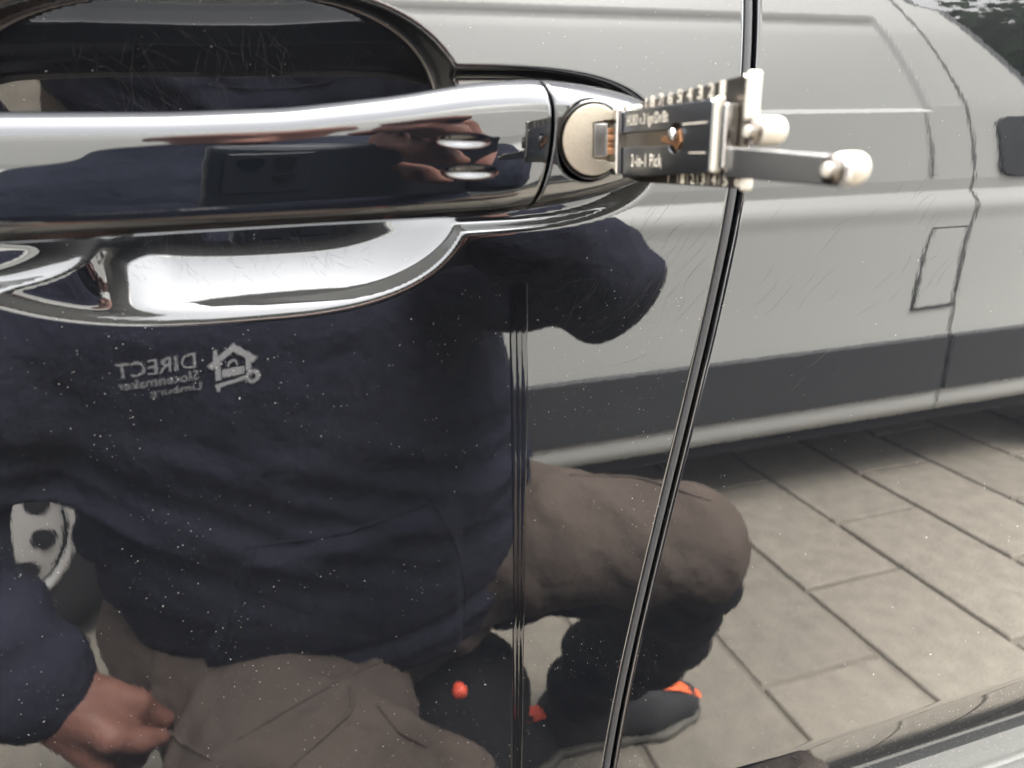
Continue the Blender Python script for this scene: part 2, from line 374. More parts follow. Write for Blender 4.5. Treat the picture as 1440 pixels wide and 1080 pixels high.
# face plate with a stepped keyway opening on its rear side
n1, n2 = .0026, .0052      # half heights of the opening (inner, outer)
pts = disc_poly(LX, LZ, LR, R(41), R(319), 60)
ye = LZ-LR*math.sin(R(41)); yt = LZ+LR*math.sin(R(41))
pts += [(LX+.0032, ye+.0002), (LX+.0028, LZ-.0040), (LX+.0004, LZ-.0038), (LX-.0003, LZ-.0034), (LX-.0003, LZ+.0034), (LX+.0004, LZ+.0036), (LX+.0022, LZ+.0037), (LX+.0022, yt-.0006), (LX+.0036, yt-.0006)]
lk = MB(); lk.prism([(a, b) for a, b in pts], 1, 0, 1)
lkv = []
for x, y, z in lk.v: lkv.append((x, YL-.0009+y*.003, z))
bevel(fixn(obj('lock_cylinder', lkv, lk.f, LOCK, grip, False)), .00025, 3)
lk = MB(); lk.lathe([(LR-.0003, 0.0), (LR-.0003, .002)], 1, (LX, YL+.0006, LZ), 48); fixn(lk.build('keyway_floor', LOCK, grip, True))
lk = MB(); lk.box((LX+.0002, YL-.0004, LZ-.0032), (LX+.0033, YL+.0008, LZ+.0033)); bevel(lk.build('dust_shutter', STEEL, grip), .0002)

# ------------------------------------------------------------------ lock pick
pick = tag(empty('lock_pick'), 'small steel lock pick with engraved plates standing out of the door lock', 'lock pick')
XP = .0655
# nose and collar
b = MB(); b.box((.0640, -.0302, .9757), (.0715, -.0285, .9884)); bevel(b.build('nose', STEEL_D, pick), .0002)
b = MB(); b.box((.0643, -.0340, .9752), (.0735, -.0302, .9882)); bevel(b.build('collar', STEEL, pick), .0004, 3)
b = MB()
for k, (dz, hz) in enumerate([(-.0021, .0007), (-.0008, .0005), (.0006, .0006), (.0020, .0006)]):
    b.box((.0622, -.0312+.0004*(k % 2), .9820+dz-hz), (.0655, -.0300, .9820+dz+hz))
b.box((.0628, -.0306, .9797), (.0658, -.0299, .9843)); bevel(b.build('pick_blade', COPPER, pick), .00025, 2)
b = MB(); b.prism([(-.0312, .9800), (-.0312, .9842), (-.012, .9838), (-.012, .9804)], 0, .0650, .0662); b.build('blade_shank', STEEL, pick)
# text plate: outline in (y, z) with slot and round window
def arc2(cy, cz, r, a0, a1, n): return [(cy+r*math.cos(R(a0+(a1-a0)*i/n)), cz+r*math.sin(R(a0+(a1-a0)*i/n))) for i in range(n+1)]
zt0, zt1, zb0, zb1 = .98755, .98745, .97465, .9762
hy, hz_, hr = -.0555, .98175, .0026
outl = [(-.0345, zt0)]+[(-.0345, .98335)]+[(hy+.0022, .98335)]+arc2(hy, hz_, hr, 38, 322, 22)+[(hy+.0022, .98065), (-.0345, .98065), (-.0345, zb0)]
outl += [(-.0662, zb1), (-.0668, zb1+.0005), (-.0668, zt1-.0005), (-.0662, zt1)]
b = MB(); b.prism(outl, 0, XP, XP+.0011); plate = bevel(fixn(b.build('text_plate', PLATE, pick)), .00022, 2)
# fold at the far end of the text plate
b = MB(); b.box((XP-.0002, -.0684, zb1-.0001), (XP+.0016, -.0669, zt1+.0003)); bevel(b.build('plate_end', KNOB, pick), .0006, 4)
# spacer core
b = MB(); b.box((XP+.0011, -.0655, .9765), (XP+.0028, -.0335, .9862)); b.build('core_plate', STEEL_D, pick)
# numbered plate behind
b = MB(); b.prism([(-.0305, .9746), (-.0305, .98855), (-.0372, .9891), (-.0705, .99065), (-.0716, .9900), (-.0716, .9750), (-.0705, .9737), (-.0360, .9737)], 0, XP+.0028, XP+.0040)
bevel(fixn(b.build('numbered_plate', STEEL_D, pick)), .00025, 2)
b = MB(); b.box((XP+.0022, -.0731, .9838), (XP+.0046, -.0717, .9910)); bevel(b.build('plate_lug', KNOB, pick), .0006, 4)
b = MB(); b.box((XP+.0024, -.0731, .9733), (XP+.0044, -.0717, .9768)); bevel(b.build('plate_lug', KNOB, pick), .0006, 4)
b = MB(); b.box((XP+.0004, -.0701, .9768), (XP+.0027, -.0686, .9866)); bevel(b.build('end_bracket', STEEL, pick), .0003, 3)
# slider in the slot with pointer and two small rivets
b = MB(); b.prism([(-.050, .9813), (-.050, .9821), (hy+.0012, .9828), (hy-.0012, .9834), (hy-.0018, .9812), (hy, .9798), (hy+.001, .9806)], 0, XP+.0001, XP+.0013)
bevel(fixn(b.build('slider', COPPER, pick)), .0002, 2)
b = MB(); b.lathe([(.0011, 0), (.0011, -.0009), (.0008, -.0012)], 0, (XP-.0001, hy-.0002, .9824), 20); fixn(b.build('slider_rivet', STEEL, pick, True))
b = MB(); b.lathe([(.0007, 0), (.0007, -.0006)], 0, (XP+.0001, -.0355, .98875-.0004), 16); fixn(b.build('index_pin', KNOB, pick, True))
b = MB(); b.box((XP+.0006, -.0378, .9871), (XP+.0027, -.0362, .9885)); bevel(b.build('index_pin', KNOB, pick), .0004, 3)
b = MB(); b.box((XP-.00008, -.0655, .98395), (XP+.0002, -.0578, .98415)); b.box((XP-.00008, -.0655, .97925), (XP+.0002, -.0605, .97942)); b.build('engraved_line', ETCH, plate)
# knob 1
def knob(x, y, z, r, l, nm='knob'):
    b = MB(); b.lathe([(r*.45, 0), (r*.62, -.0001), (r*.95, .0004), (r, .0009), (r, l*.70), (r*.98, l*.80), (r*.90, l*.90), (r*.74, l*.975), (r*.4, l)], 0, (x, y, z), 40)
    o = fixn(b.build(nm, KNOB, pick, True))
    b = MB(); b.lathe([(r*.88, -.0008), (r*.88, .0006)], 0, (x, y, z), 28); c = fixn(b.build('knob_collar', STEEL_D, o, True))
    b = MB(); b.lathe([(r*.42, -.0016), (r*.42, .0002)], 0, (x, y, z), 20); bevel(fixn(b.build('screw_head', KNOB, o, True)), .0002)
    return o
knob(.0684, -.0742, .98225, .00215, .0050)
knob(.0672, -.0936, .9769, .00212, .0043)
# lever
b = MB(); b.prism([(-.0690, .9802), (-.0690, .9755), (-.0950, .9748), (-.0962, .9757), (-.0962, .9776), (-.0950, .9786)], 0, .0668, .0678)
bevel(fixn(b.build('lever', STEEL, pick)), .00035, 3)
# engraved writing: real letters lying on the plate
def text_mesh(body, size, spacing=1.0, bold=0.0):
    cu = bpy.data.curves.new('txt', 'FONT'); cu.body = body; cu.size = size; cu.space_character = spacing; cu.resolution_u = 2; cu.offset = bold
    o = bpy.data.objects.new('txt', cu); COL.objects.link(o)
    dg = bpy.context.evaluated_depsgraph_get(); me = bpy.data.meshes.new_from_object(o.evaluated_get(dg))
    v = np.array([q.co[:] for q in me.vertices]); f = [tuple(p.vertices) for p in me.polygons]
    bpy.data.objects.remove(o); bpy.data.curves.remove(cu); bpy.data.meshes.remove(me)
    return v, f
def plate_text(body, y0, z0, width, height, x, m, parent, bold=.00012):
    v, f = text_mesh(body, 1.0, 1.12, .009)
    v = v.copy(); v[:, 0] -= v[:, 0].min(); v[:, 1] -= v[:, 1].min()
    v[:, 0] *= width/v[:, 0].max(); v[:, 1] *= height/v[:, 1].max()
    return obj('engraved_text', np.stack([np.full(len(v), x), y0-v[:, 0], z0+v[:, 1]], -1), f, m, parent, False)
plate_text('HU83 v.3 Ign/Dr/Bt', -.0362, .98405, .0165, .0026, XP-.00006, ETCH, plate)
plate_text('2-in-1 Pick', -.0385, .9769, .0125, .0024, XP-.00006, ETCH, plate)
np_ = [o for o in pick.children if o.name.startswith('numbered_plate')][0]
for k in range(8):
    yy = -.0405-.0034*k
    plate_text(str(8-k), yy, .98785+.00004*k, .0015, .0022, XP+.00272, ETCH, np_)
    if k > 1: plate_text(str(k-1), yy-.006, .97395, .0014, .0019, XP+.00272, ETCH, np_)
b = MB()
for k in range(9):
    yy = -.0386-.0034*k; b.box((XP+.00274, yy-.00008, .98775), (XP+.0029, yy+.00008, .9897+.0005*k/9))
    if k > 2: b.box((XP+.00274, yy-.00008, .9740), (XP+.0029, yy+.00008, .9758))
b.build('scale_marks', ETCH, np_)

# ------------------------------------------------------------------ dust and scratches on the door
def surf(x, z): return door_y(np.asarray(x), np.asarray(z))
def front_or_rear(x, z):
    gap = (x > xl(z)-.0006) & (x < xr(z)+.0006); return ~gap
def in_cap(x, z): return superr(x, z, .045, .981, .06, .050, .020, .0195, 2.6) < 1.0
def dust(n, x0, x1, z0, z1, rmin, rmax, parent, name='dust', m=DUST, keep=None):
    x = rng.uniform(x0, x1, n); z = rng.uniform(z0, z1, n)
    ok = front_or_rear(x, z) & ~in_cap(x, z)
    if keep is not None: ok &= keep(x, z)
    x, z = x[ok], z[ok]; n = len(x)
    r = rmin+(rmax-rmin)*rng.power(.22, n)
    oc = np.array([(1,0,0),(-1,0,0),(0,.5,0),(0,-.5,0),(0,0,1),(0,0,-1)], float)
    a = rng.uniform(0, math.pi, n); el = 1+rng.exponential(.5, n)
    P = oc[None]*r[:, None, None]; P[:, :, 0] *= el[:, None]
    c, s = np.cos(a)[:, None], np.sin(a)[:, None]
    Q = P.copy(); Q[:, :, 0] = c*P[:, :, 0]-s*P[:, :, 2]; Q[:, :, 2] = s*P[:, :, 0]+c*P[:, :, 2]
    yb = np.where(x < xl(z), surf(x, z), base_y(z))
    Q[:, :, 0] += x[:, None]; Q[:, :, 2] += z[:, None]; Q[:, :, 1] += (yb-r*.2)[:, None]
    fa = np.array([(0,2,4),(2,1,4),(1,3,4),(3,0,4),(2,0,5),(1,2,5),(3,1,5),(0,3,5)])
    Fd = (fa[None]+6*np.arange(n)[:, None, None]).reshape(-1, 3)
    return obj(name, Q.reshape(-1, 3), Fd, m, parent, False, 'stuff')
clump = lambda x, z: rng.uniform(0, 1, len(x)) < np.clip(.35+1.1*np.sin(61*x+17*z+2*np.sin(83*z))*np.sin(47*z-29*x+1.5*np.sin(71*x)), .12, 1)
dust(6500, -.09, .10, .76, .95, .000026, .00012, front, keep=clump)
dust(200, -.09, .10, .76, .95, .00006, .00019, front, keep=clump)
dust(900, -.07, .12, .93, 1.018, .000022, .00011, front)
dust(1800, .09, .30, .74, 1.02, .000026, .00013, rear, keep=clump)
dust(3200, .10, .31, .715, .751, .000035, .00013, rear)
def scratches(n, x0, x1, z0, z1, ang, spread, lmin, lmax, wd, parent, keep=None):
    vs, fs = [], []
    for _ in range(n):
        x, z = rng.uniform(x0, x1), rng.uniform(z0, z1); a = R(ang+rng.normal(0, spread)); L = rng.uniform(lmin, lmax); k = 14
        cur = rng.normal(0, .25); pts = []; 
        for i in range(k+1):
            t = i/k-.5; aa = a+cur*t; pts.append((x+L*t*math.cos(aa), z+L*t*math.sin(aa)))
        pts = np.array(pts)
        if keep is not None and not np.all(keep(pts[:, 0], pts[:, 1])): continue
        if not np.all(front_or_rear(pts[:, 0], pts[:, 1]) & ~in_cap(pts[:, 0], pts[:, 1])): continue
        yb = np.where(pts[:, 0] < xl(pts[:, 1]), surf(pts[:, 0], pts[:, 1]), base_y(pts[:, 1]))-.00003
        nx, nz = -math.sin(a), math.cos(a); b0 = len(vs)
        for i in range(k+1):
            ww = wd*(.3+.7*math.sin(math.pi*i/k))*rng.uniform(.5, 1.1)
            vs += [(pts[i, 0]-nx*ww, yb[i], pts[i, 1]-nz*ww), (pts[i, 0]+nx*ww, yb[i], pts[i, 1]+nz*ww)]
            if i < k: q = b0+2*i; fs.append((q, q+1, q+3, q+2))
    if fs: return obj('scratches', vs, fs, SCR, parent, False, 'stuff')
inb = lambda x, z: superr(x, z, -.010, .980, .060, .0535, .0365, .0375, 2.7) < .8
scratches(240, -.045, .035, .985, 1.008, 110, 28, .003, .012, .000022, front, inb)
scratches(200, -.045, .035, .950, .966, 110, 30, .002, .008, .000022, front, inb)
scratches(46, .06, .112, .935, .966, 48, 9, .004, .016, .00002, front)
scratches(30, .125, .20, .93, .97, 48, 10, .004, .014, .00002, rear)
scratches(3, .142, .160, .905, .915, 33, 6, .008, .014, .00006, rear)
scratches(40, .06, .10, .86, .96, 10, 40, .004, .02, .000016, front)

# ------------------------------------------------------------------ implicit surfaces for figure and clothes
class SDF:
    def __init__(s, lo, hi, h):
        s.lo = np.array(lo, float); s.h = h; s.n = np.ceil((np.array(hi)-s.lo)/h).astype(int)+1
        s.f = np.full(s.n, .25, np.float32)
        s.ax = [s.lo[i]+h*np.arange(s.n[i]) for i in range(3)]
    def _box(s, lo, hi, m):
        a = np.clip(np.floor((np.array(lo)-m-s.lo)/s.h).astype(int), 0, s.n); b = np.clip(np.ceil((np.array(hi)+m-s.lo)/s.h).astype(int)+1, 0, s.n)
        sl = tuple(slice(x, y) for x, y in zip(a, b)); g = np.meshgrid(*[s.ax[i][sl[i]] for i in range(3)], indexing='ij')
        return sl, np.stack(g, -1)
    def cap(s, a, b, ra, rb, k=.02, sc=(1, 1, 1)):
        a, b, sc = np.array(a, float), np.array(b, float), np.array(sc, float); m = max(ra, rb)*max(sc)+k+.03
        sl, p = s._box(np.minimum(a, b), np.maximum(a, b), m)
        if p.size == 0: return
        A, B, Pq = a/sc, b/sc, p/sc; d = B-A; L = max(d@d, 1e-12)
        t = np.clip(((Pq-A)@d)/L, 0, 1); v = np.linalg.norm(Pq-A-t[..., None]*d, axis=-1)-(ra+(rb-ra)*t)
        v = v*min(sc); f = s.f[sl]
        hh = np.clip(.5+.5*(f-v)/k, 0, 1); s.f[sl] = f*(1-hh)+v*hh-k*hh*(1-hh)
    def chain(s, pts, k=.02, sc=(1, 1, 1)):
        for (a, ra), (b, rb) in zip(pts[:-1], pts[1:]): s.cap(a, b, ra, rb, k, sc)
    def cut(s, fn):
        g = np.meshgrid(*s.ax, indexing='ij'); s.f = np.maximum(s.f, fn(*g).astype(np.float32))
    def disp(s, fn):
        g = np.meshgrid(*s.ax, indexing='ij'); s.f = s.f-fn(*g).astype(np.float32)
    def mesh(s, name, m, parent):
        f = s.f; ins = f < 0; n = s.n
        cid = np.zeros(n-1, np.int8)
        for i in (0, 1):
            for j in (0, 1):
                for k in (0, 1): cid += ins[i:n[0]-1+i, j:n[1]-1+j, k:n[2]-1+k]
        act = (cid > 0) & (cid < 8); idx = np.argwhere(act); vid = np.full(n-1, -1, np.int64); vid[act] = np.arange(len(idx))
        acc = np.zeros((len(idx), 3)); cnt = np.zeros(len(idx))
        cor = [(i, j, k) for i in (0, 1) for j in (0, 1) for k in (0, 1)]
        for c in cor:
            for ax in range(3):
                if c[ax]: continue
                d = list(c); d[ax] = 1
                fa = f[tuple((idx+np.array(c)).T)]; fb = f[tuple((idx+np.array(d)).T)]
                cr = (fa < 0) != (fb < 0); t = np.where(cr, fa/np.where(cr, fa-fb, 1), 0)
                p = np.array(c, float)[None]+np.zeros((len(idx), 3)); p[:, ax] += t
                acc[cr] += p[cr]; cnt[cr] += 1
        V = s.lo+s.h*(idx+acc/cnt[:, None]); quads = []
        for ax in range(3):
            u, v = [(1, 2), (2, 0), (0, 1)][ax]
            sa = [slice(1, n[i]-1) for i in range(3)]; sb = list(sa); sa[ax] = slice(0, n[ax]-1); sb[ax] = slice(1, n[ax])
            A, B = ins[tuple(sa)], ins[tuple(sb)]; e = np.argwhere(A != B)
            if not len(e): continue
            off = np.array([1, 1, 1]); off[ax] = 0; e = e+off; up_ = ins[tuple(e.T)]
            def cell(du, dv):
                q = e.copy(); q[:, u] -= du; q[:, v] -= dv; return vid[tuple(q.T)]
            Q = np.stack([cell(1, 1), cell(0, 1), cell(0, 0), cell(1, 0)], -1)
            Q[~up_] = Q[~up_][:, ::-1]; quads.append(Q)
        Q = np.concatenate(quads); Q = Q[(Q >= 0).all(1)]
        return obj(name, V, Q, m, parent)
def fnoise(x, y, z, seed, sc, n=5):
    r = np.random.default_rng(seed); o = 0
    for _ in range(n):
        k = r.normal(0, 1, 3)*sc; o = o+np.sin(k[0]*x+k[1]*y+k[2]*z+r.uniform(0, 6.28))
    return o/n

person = tag(empty('person'), 'crouching person in a navy hooded jacket and taupe trousers, holding a phone', 'person')
PH = CAM
# --- body: one continuous skin
s = SDF((-.46, -.75, .36), (.36, -.10, 1.30), .0045)
s.chain([((-.04, -.60, .50), .10), ((-.03, -.58, .75), .115), ((-.03, -.57, .90), .10), ((-.03, -.56, .97), .06), ((-.03, -.545, 1.03), .055)], .03, (1.25, .85, 1))
s.chain([((-.03, -.53, 1.09), .062), ((-.03, -.525, 1.15), .080), ((-.03, -.54, 1.185), .078)], .03)
s.cap((-.03, -.462, 1.125), (-.03, -.445, 1.112), .009, .012, .012)                    # nose
s.cap((-.045, -.462, 1.085), (-.015, -.462, 1.085), .007, .007, .008)                  # lips
s.cap((-.03, -.465, 1.055), (-.03, -.47, 1.05), .02, .018, .02)                        # chin
for sx in (-1, 1):
    s.cap((-.03+sx*.078, -.53, 1.135), (-.03+sx*.086, -.54, 1.12), .017, .012, .01, (.5, 1, 1.3))
    s.cap((-.03+sx*.028, -.468, 1.142), (-.03+sx*.030, -.468, 1.142), .012, .012, .006)
def hand(s, wr, palm, fdir, curl, side, thumb, r=.0095):
    """wr wrist, palm centre, fdir finger direction, curl direction the fingers bend to, side: from index to little finger"""
    wr, palm, fd, cu, sd_ = (Vector(q) for q in (wr, palm, fdir, curl, side)); fd.normalize(); cu.normalize(); sd_.normalize()
    s.cap(wr, palm-fd*.02, .025, .024, .02)
    for i in range(4):
        root = palm+fd*.03+sd_*((i-1.5)*.0195); base = palm-fd*.035+sd_*((i-1.5)*.013)
        s.cap(base, root, .0135, .0125, .012)
        l = [.92, 1.0, .95, .76][i]; p = root; d = fd.copy(); rr = r*(1 if i < 3 else .85)
        for j, (ln, an) in enumerate([(.043*l, 38), (.027*l, 62), (.022*l, 48)]):
            an = an+(3*i-4)
            d = (d*math.cos(R(an))+cu*math.sin(R(an))); axis_cu = cu
            cu2 = (cu-d*(cu@d)); cu2.normalize(); q = p+d*ln
            s.cap(p, q, rr, rr*.93, .005); p = q; rr *= .92; cu_next = cu2
            cu = cu2 if cu2.length > 0 else cu
        cu = Vector(curl).normalized()
    t0, t1, t2 = (Vector(q) for q in thumb); s.cap(palm-fd*.03, t0, .017, .0135, .014); s.cap(t0, t1, .0125, .0110, .006); s.cap(t1, t2, .0108, .0090, .005)
# left hand hangs as a loose fist; right hand wraps the phone's end
s.chain([((-.19, -.57, .90), .055), ((-.36, -.50, .68), .042), ((-.285, -.452, .522), .030)], .02)
hand(s, (-.285, -.452, .522), (-.243, -.438, .486), (.62, .10, -.62), (-.35, -.62, -.55), (-.50, .35, -.55), ((-.222, -.415, .478), (-.200, -.420, .462), (-.188, -.434, .448)))
s.chain([((.12, -.56, .90), .055), ((.216, -.338, .893), .040), ((.120, -.222, .950), .029)], .02)
pr, pu, pf = right, up, fwd
pc = CAM-pf*.022
hp = pc+pr*.098-pu*.006
hand(s, (.125, -.228, .948), hp-pf*.016, tuple(-pr*.8+pu*.45), tuple(pf), tuple(-pu), (hp-pf*.02+pu*.03, hp-pf*.020+pu*.035-pr*.03, hp-pf*.016+pu*.03-pr*.055))
body = s.mesh('body', SKIN, person)
# hair
s = SDF((-.15, -.68, 1.02), (.09, -.42, 1.30), .006)
s.chain([((-.03, -.555, 1.175), .084), ((-.03, -.57, 1.14), .078), ((-.03, -.575, 1.09), .062)], .02)
s.cut(lambda x, y, z: np.minimum(y+.50+.0*z, (1.165-z)+.0)); s.disp(lambda x, y, z: .002*fnoise(x, y, z, 3, 160))
s.mesh('hair', HAIR, person)
# eyes
for sx in (-1, 1):
    b = MB(); b.lathe([(.002, -.0118), (.007, -.0096), (.0105, -.0045), (.0118, 0), (.0105, .0045), (.007, .0096), (.002, .0118)], 1, (-.03+sx*.029, -.467, 1.142), 16)
    fixn(b.build('eye', mat('eye_white', (.5, .48, .45), .2), person, True))
# --- jacket
s = SDF((-.48, -.80, .40), (.36, -.14, 1.10), .0052)
tor = [((-.012, -.605, .49), .200), ((-.008, -.60, .56), .217), ((-.012, -.595, .66), .217), ((-.035, -.585, .78), .204), ((-.03, -.58, .87), .195), ((-.03, -.575, .915), .155)]
s.chain(tor, .04, (1.08, .70, 1.0))
s.chain([((-.03, -.57, .96), .095), ((-.03, -.562, 1.01), .082)], .04)
s.chain([((-.10, -.575, .975), .045), ((-.03, -.66, .99), .06), ((.05, -.575, .975), .045)], .03)       # hood lying on the shoulders
s.chain([((.12, -.57, .905), .085), ((.175, -.45, .897), .070), ((.216, -.338, .893), .055)], .035)
s.chain([((.216, -.338, .893), .054), ((.172, -.275, .917), .050), ((.128, -.228, .945), .040)], .02)
s.chain([((-.19, -.575, .895), .085), ((-.29, -.535, .79), .072), ((-.372, -.50, .675), .064)], .035)
s.chain([((-.372, -.50, .675), .062), ((-.335, -.475, .60), .058), ((-.292, -.455, .533), .050), ((-.278, -.450, .512), .043)], .02)
# pocket, folds and hem
def pocket(x, y, z):
    d = np.minimum(np.minimum(x+.088+.415*(.63-z), .122-x), np.minimum(.632-z+.06*x, z-.43)); t = np.clip(d/.008+.5, 0, 1)
    return .009*t*t*(3-2*t)*(y > -.60)
def folds(x, y, z):
    fr = (y > -.62)*(np.abs(x+.03) < .26)
    wv = .020*fnoise(x, y, z, 41, 9)+.008*fnoise(x, y, z, 42, 22)
    a = z-.60-.9*(x+.03)**2+.12*x+wv
    e = np.exp(-((a-.03)/.075)**2)*(.45+.55*fnoise(x, y, z, 43, 7)**2*2)
    rid = lambda q: np.exp(-((np.mod(q, 1)-.5)/.22)**2)-.45
    f = e*(.020*rid(a*11.5+.3)+.0105*rid(a*27+2*np.sin(7*x))+.009*rid((z+.55*x+wv)*13)*np.clip(.5-4*x, 0, 1)+.006*rid((z-.5*x+wv)*12)*np.clip(.5+4*x, 0, 1))
    g = .005*fnoise(x, y, z, 11, 16)*np.exp(-((z-.62)/.2)**2)+.0022*fnoise(x, y, z, 5, 45)
    hem = .004*np.exp(-((z-.468-.03*x)/.012)**2)-.005*np.exp(-((z-.492-.03*x)/.008)**2)
    slv = .006*np.sin(90*(x*.6+y*.5-z*.7))*np.exp(-((x-.23)**2+(y+.34)**2+(z-.886)**2)/.012)
    sl2 = .006*np.sin(100*(x*.5-z*.9))*np.exp(-((x+.34)**2+(z-.62)**2)/.012)
    return fr*(f+hem)+g+slv+sl2
s.disp(lambda x, y, z: pocket(x, y, z)+folds(x, y, z))
# hem cut: tilted plane; only the trunk, not the sleeve
s.cut(lambda x, y, z: np.where((x > -.245), .455-.20*(x+.03)*(x < -.03)*-1*0-(z+.16*(x+.05)), -1.0))
s.cut(lambda x, y, z: np.where(x < -.24, ((x+.272)*.62-(z-.505)*.72), -1.0) if False else np.full(x.shape, -1.0))
jacket = s.mesh('jacket', JACKET, person)
# --- trousers
s = SDF((-.36, -.86, .16), (.60, -.09, .68), .0065)
s.cap((-.13, -.62, .45), (.05, -.62, .45), .15, .15, .04, (1, .9, .85))
s.chain([((.06, -.63, .46), .115), ((.25, -.575, .505), .086), ((.425, -.505, .496), .079)], .04)
s.chain([((-.10, -.58, .40), .125), ((-.06, -.40, .375), .120), ((-.02, -.245, .345), .098)], .04)
s.chain([((-.02, -.245, .335), .092), ((.06, -.42, .26), .085), ((.11, -.50, .22), .08)], .03)
s.chain([((.425, -.505, .492), .078), ((.43, -.53, .45), .074)], .02)
def tf(x, y, z):
    cr = lambda q: np.exp(-((np.mod(q, 1)-.5)/.16)**2)-.4
    k = .008*cr(9*(x+.6*z+.3*np.sin(9*y))+3*y)*np.exp(-((x-.10)/.16)**2)+.009*cr(11*(y+.55*x+.03*np.sin(30*x)))*np.exp(-((y+.40)/.14)**2)*(x < .12)+.006*cr(12*(x-.6*y))*np.exp(-((x-.36)/.10)**2)
    return k+.004*fnoise(x, y, z, 21, 22)+.0018*fnoise(x, y, z, 22, 60)
s.disp(tf); trousers = s.mesh('trousers', TROUS, person)
s = SDF((.18, -.86, .05), (.62, -.40, .56), .0065)
s.chain([((.20, -.60, .440), .066), ((.30, -.575, .455), .070), ((.425, -.515, .452), .079)], .02); s.chain([((.43, -.535, .43), .0815), ((.435, -.60, .30), .082), ((.405, -.67, .20), .070), ((.360, -.705, .10), .055)], .02)
s.disp(lambda x, y, z: .005*np.sin(80*(z+.3*x)+15*y)+.003*fnoise(x, y, z, 31, 40)); s.mesh('trouser_leg', TROUS_D, person)
s = SDF((-.08, -.80, .03), (.32, -.36, .40), .0065)
s.chain([((.09, -.48, .255), .090), ((.145, -.60, .25), .090), ((.175, -.69, .11), .080)], .02); s.mesh('trouser_leg', TROUS_D, person)
# --- sewn seams and creases: thin cords laid on the cloth
def drape(name, target, pts, rad, m):
    """pts are (x, z) on the upright plane 45 cm from the door; they are carried straight back onto the cloth"""
    bt = BVHTree.FromObject(target, bpy.context.evaluated_depsgraph_get()); p = np.array(pts); E_ = Vector((0, .17, .98))
    t = np.linspace(0, len(p)-1, 12*(len(p)-1)+1); q = np.stack([np.interp(t, np.arange(len(p)), p[:, i]) for i in (0, 1)], -1)
    for _ in range(6): q[1:-1] = (q[:-2]+2*q[1:-1]+q[2:])/4
    path = []
    for x, z in q:
        h = bt.ray_cast(E_, (Vector((x, -.45, z))-E_).normalized(), 3)
        if h[0]: path.append(h[0]+h[1]*rad*.25)
    if len(path) < 3: return
    V_ = []
    for i, c in enumerate(path):
        tan = (path[min(i+1, len(path)-1)]-path[max(i-1, 0)]).normalized(); u = tan.cross(Vector((0, 1, .2))).normalized(); w_ = tan.cross(u)
        rr = rad*(.25+.75*math.sin(math.pi*(i+.5)/len(path))**.4)
        V_ += [c+u*rr*math.cos(k*math.pi/3)+w_*rr*math.sin(k*math.pi/3) for k in range(6)]
    return obj(name, V_, gridfaces(len(path), 6, True), m, target)
for pts in ([(-.0858, .6308), (-.1031, .587), (-.1146, .5445), (-.1356, .5101)], [(-.0758, .6308), (-.0931, .587), (-.1046, .5445), (-.1256, .5101)],
            [(-.0858, .6308), (.0033, .6267), (.0974, .6457)], [(.0941, .6511), (.117, .5968), (.1254, .5334), (.1205, .4837)]):
    drape('pocket_seam', jacket, pts, .0018, JACKET)
for pts in ([(-.1268, .4078), (-.0756, .431), (-.0146, .455), (.0473, .4722)], [(-.0785, .3561), (-.0448, .3825), (-.0079, .41), (-.0069, .4433)],
            [(.019, .4114), (.0388, .3651), (.0691, .3343)], [(-.1951, .4683), (-.1794, .4271), (-.1517, .3895)], [(.2451, .651), (.3303, .633), (.4245, .5862)]):
    drape('trouser_seam', trousers, pts, .0024, TROUS)
# --- shoes
def shoe(base, ang, parent, accent):
    ca, sa = math.cos(ang), math.sin(ang)
    def T(x, y, z): return (base[0]+ca*x-sa*y, base[1]+sa*x+ca*y, base[2]+z)
    lo = np.min([T(x, y, 0) for x in (-.11, .25) for y in (-.08, .08)], 0); hi = np.max([T(x, y, 0) for x in (-.11, .25) for y in (-.08, .08)], 0)
    s = SDF((lo[0], lo[1], base[2]-.01), (hi[0], hi[1], base[2]+.16), .005)
    s.chain([(T(-.055, 0, .05), .040), (T(.02, 0, .052), .042), (T(.10, 0, .040), .043), (T(.175, -.004, .030), .034)], .03)
    s.chain([(T(-.045, 0, .06), .042), (T(-.02, 0, .105), .045)], .03); s.chain([(T(.0, 0, .095), .03), (T(.09, 0, .06), .024)], .02)
    s.cut(lambda x, y, z: base[2]+.018-z); up_o = s.mesh('shoe', SHOE, parent)
    s = SDF((lo[0], lo[1], base[2]-.01), (hi[0], hi[1], base[2]+.05), .005)
    s.chain([(T(-.055, 0, .012), .043), (T(.04, 0, .012), .040), (T(.12, 0, .012), .047), (T(.18, -.004, .012), .034)], .02)
    s.cut(lambda x, y, z: np.maximum(base[2]+.001-z, z-base[2]-.019)); s.mesh('shoe_sole', SOLE, up_o)
    b = MB(); n = 14; vv = []
    for i in range(n+1):
        x = .052+.158*i/n; wd = .017*(1-.55*abs(i/n-.4))
        zt = .100-.30*(x-.06) if x < .12 else .0825-.16*(x-.12)-.9*(x-.12)**2*4
        for q in (-1, 0, 1): vv.append(T(x, q*wd, zt+.006-.004*abs(q)))
    obj('shoe_tongue', vv, gridfaces(n+1, 3), accent, up_o)
shoe((.385, -.705, .0), R(4), person, ORANGE)
shoe((.160, -.675, .0), R(-12), person, RED)
b = MB(); b.lathe([(.002, -.008), (.007, -.006), (.0085, 0), (.007, .006), (.002, .008)], 1, (.106, -.42, .430), 20); fixn(b.build('zip_pull', RED, trousers, True))
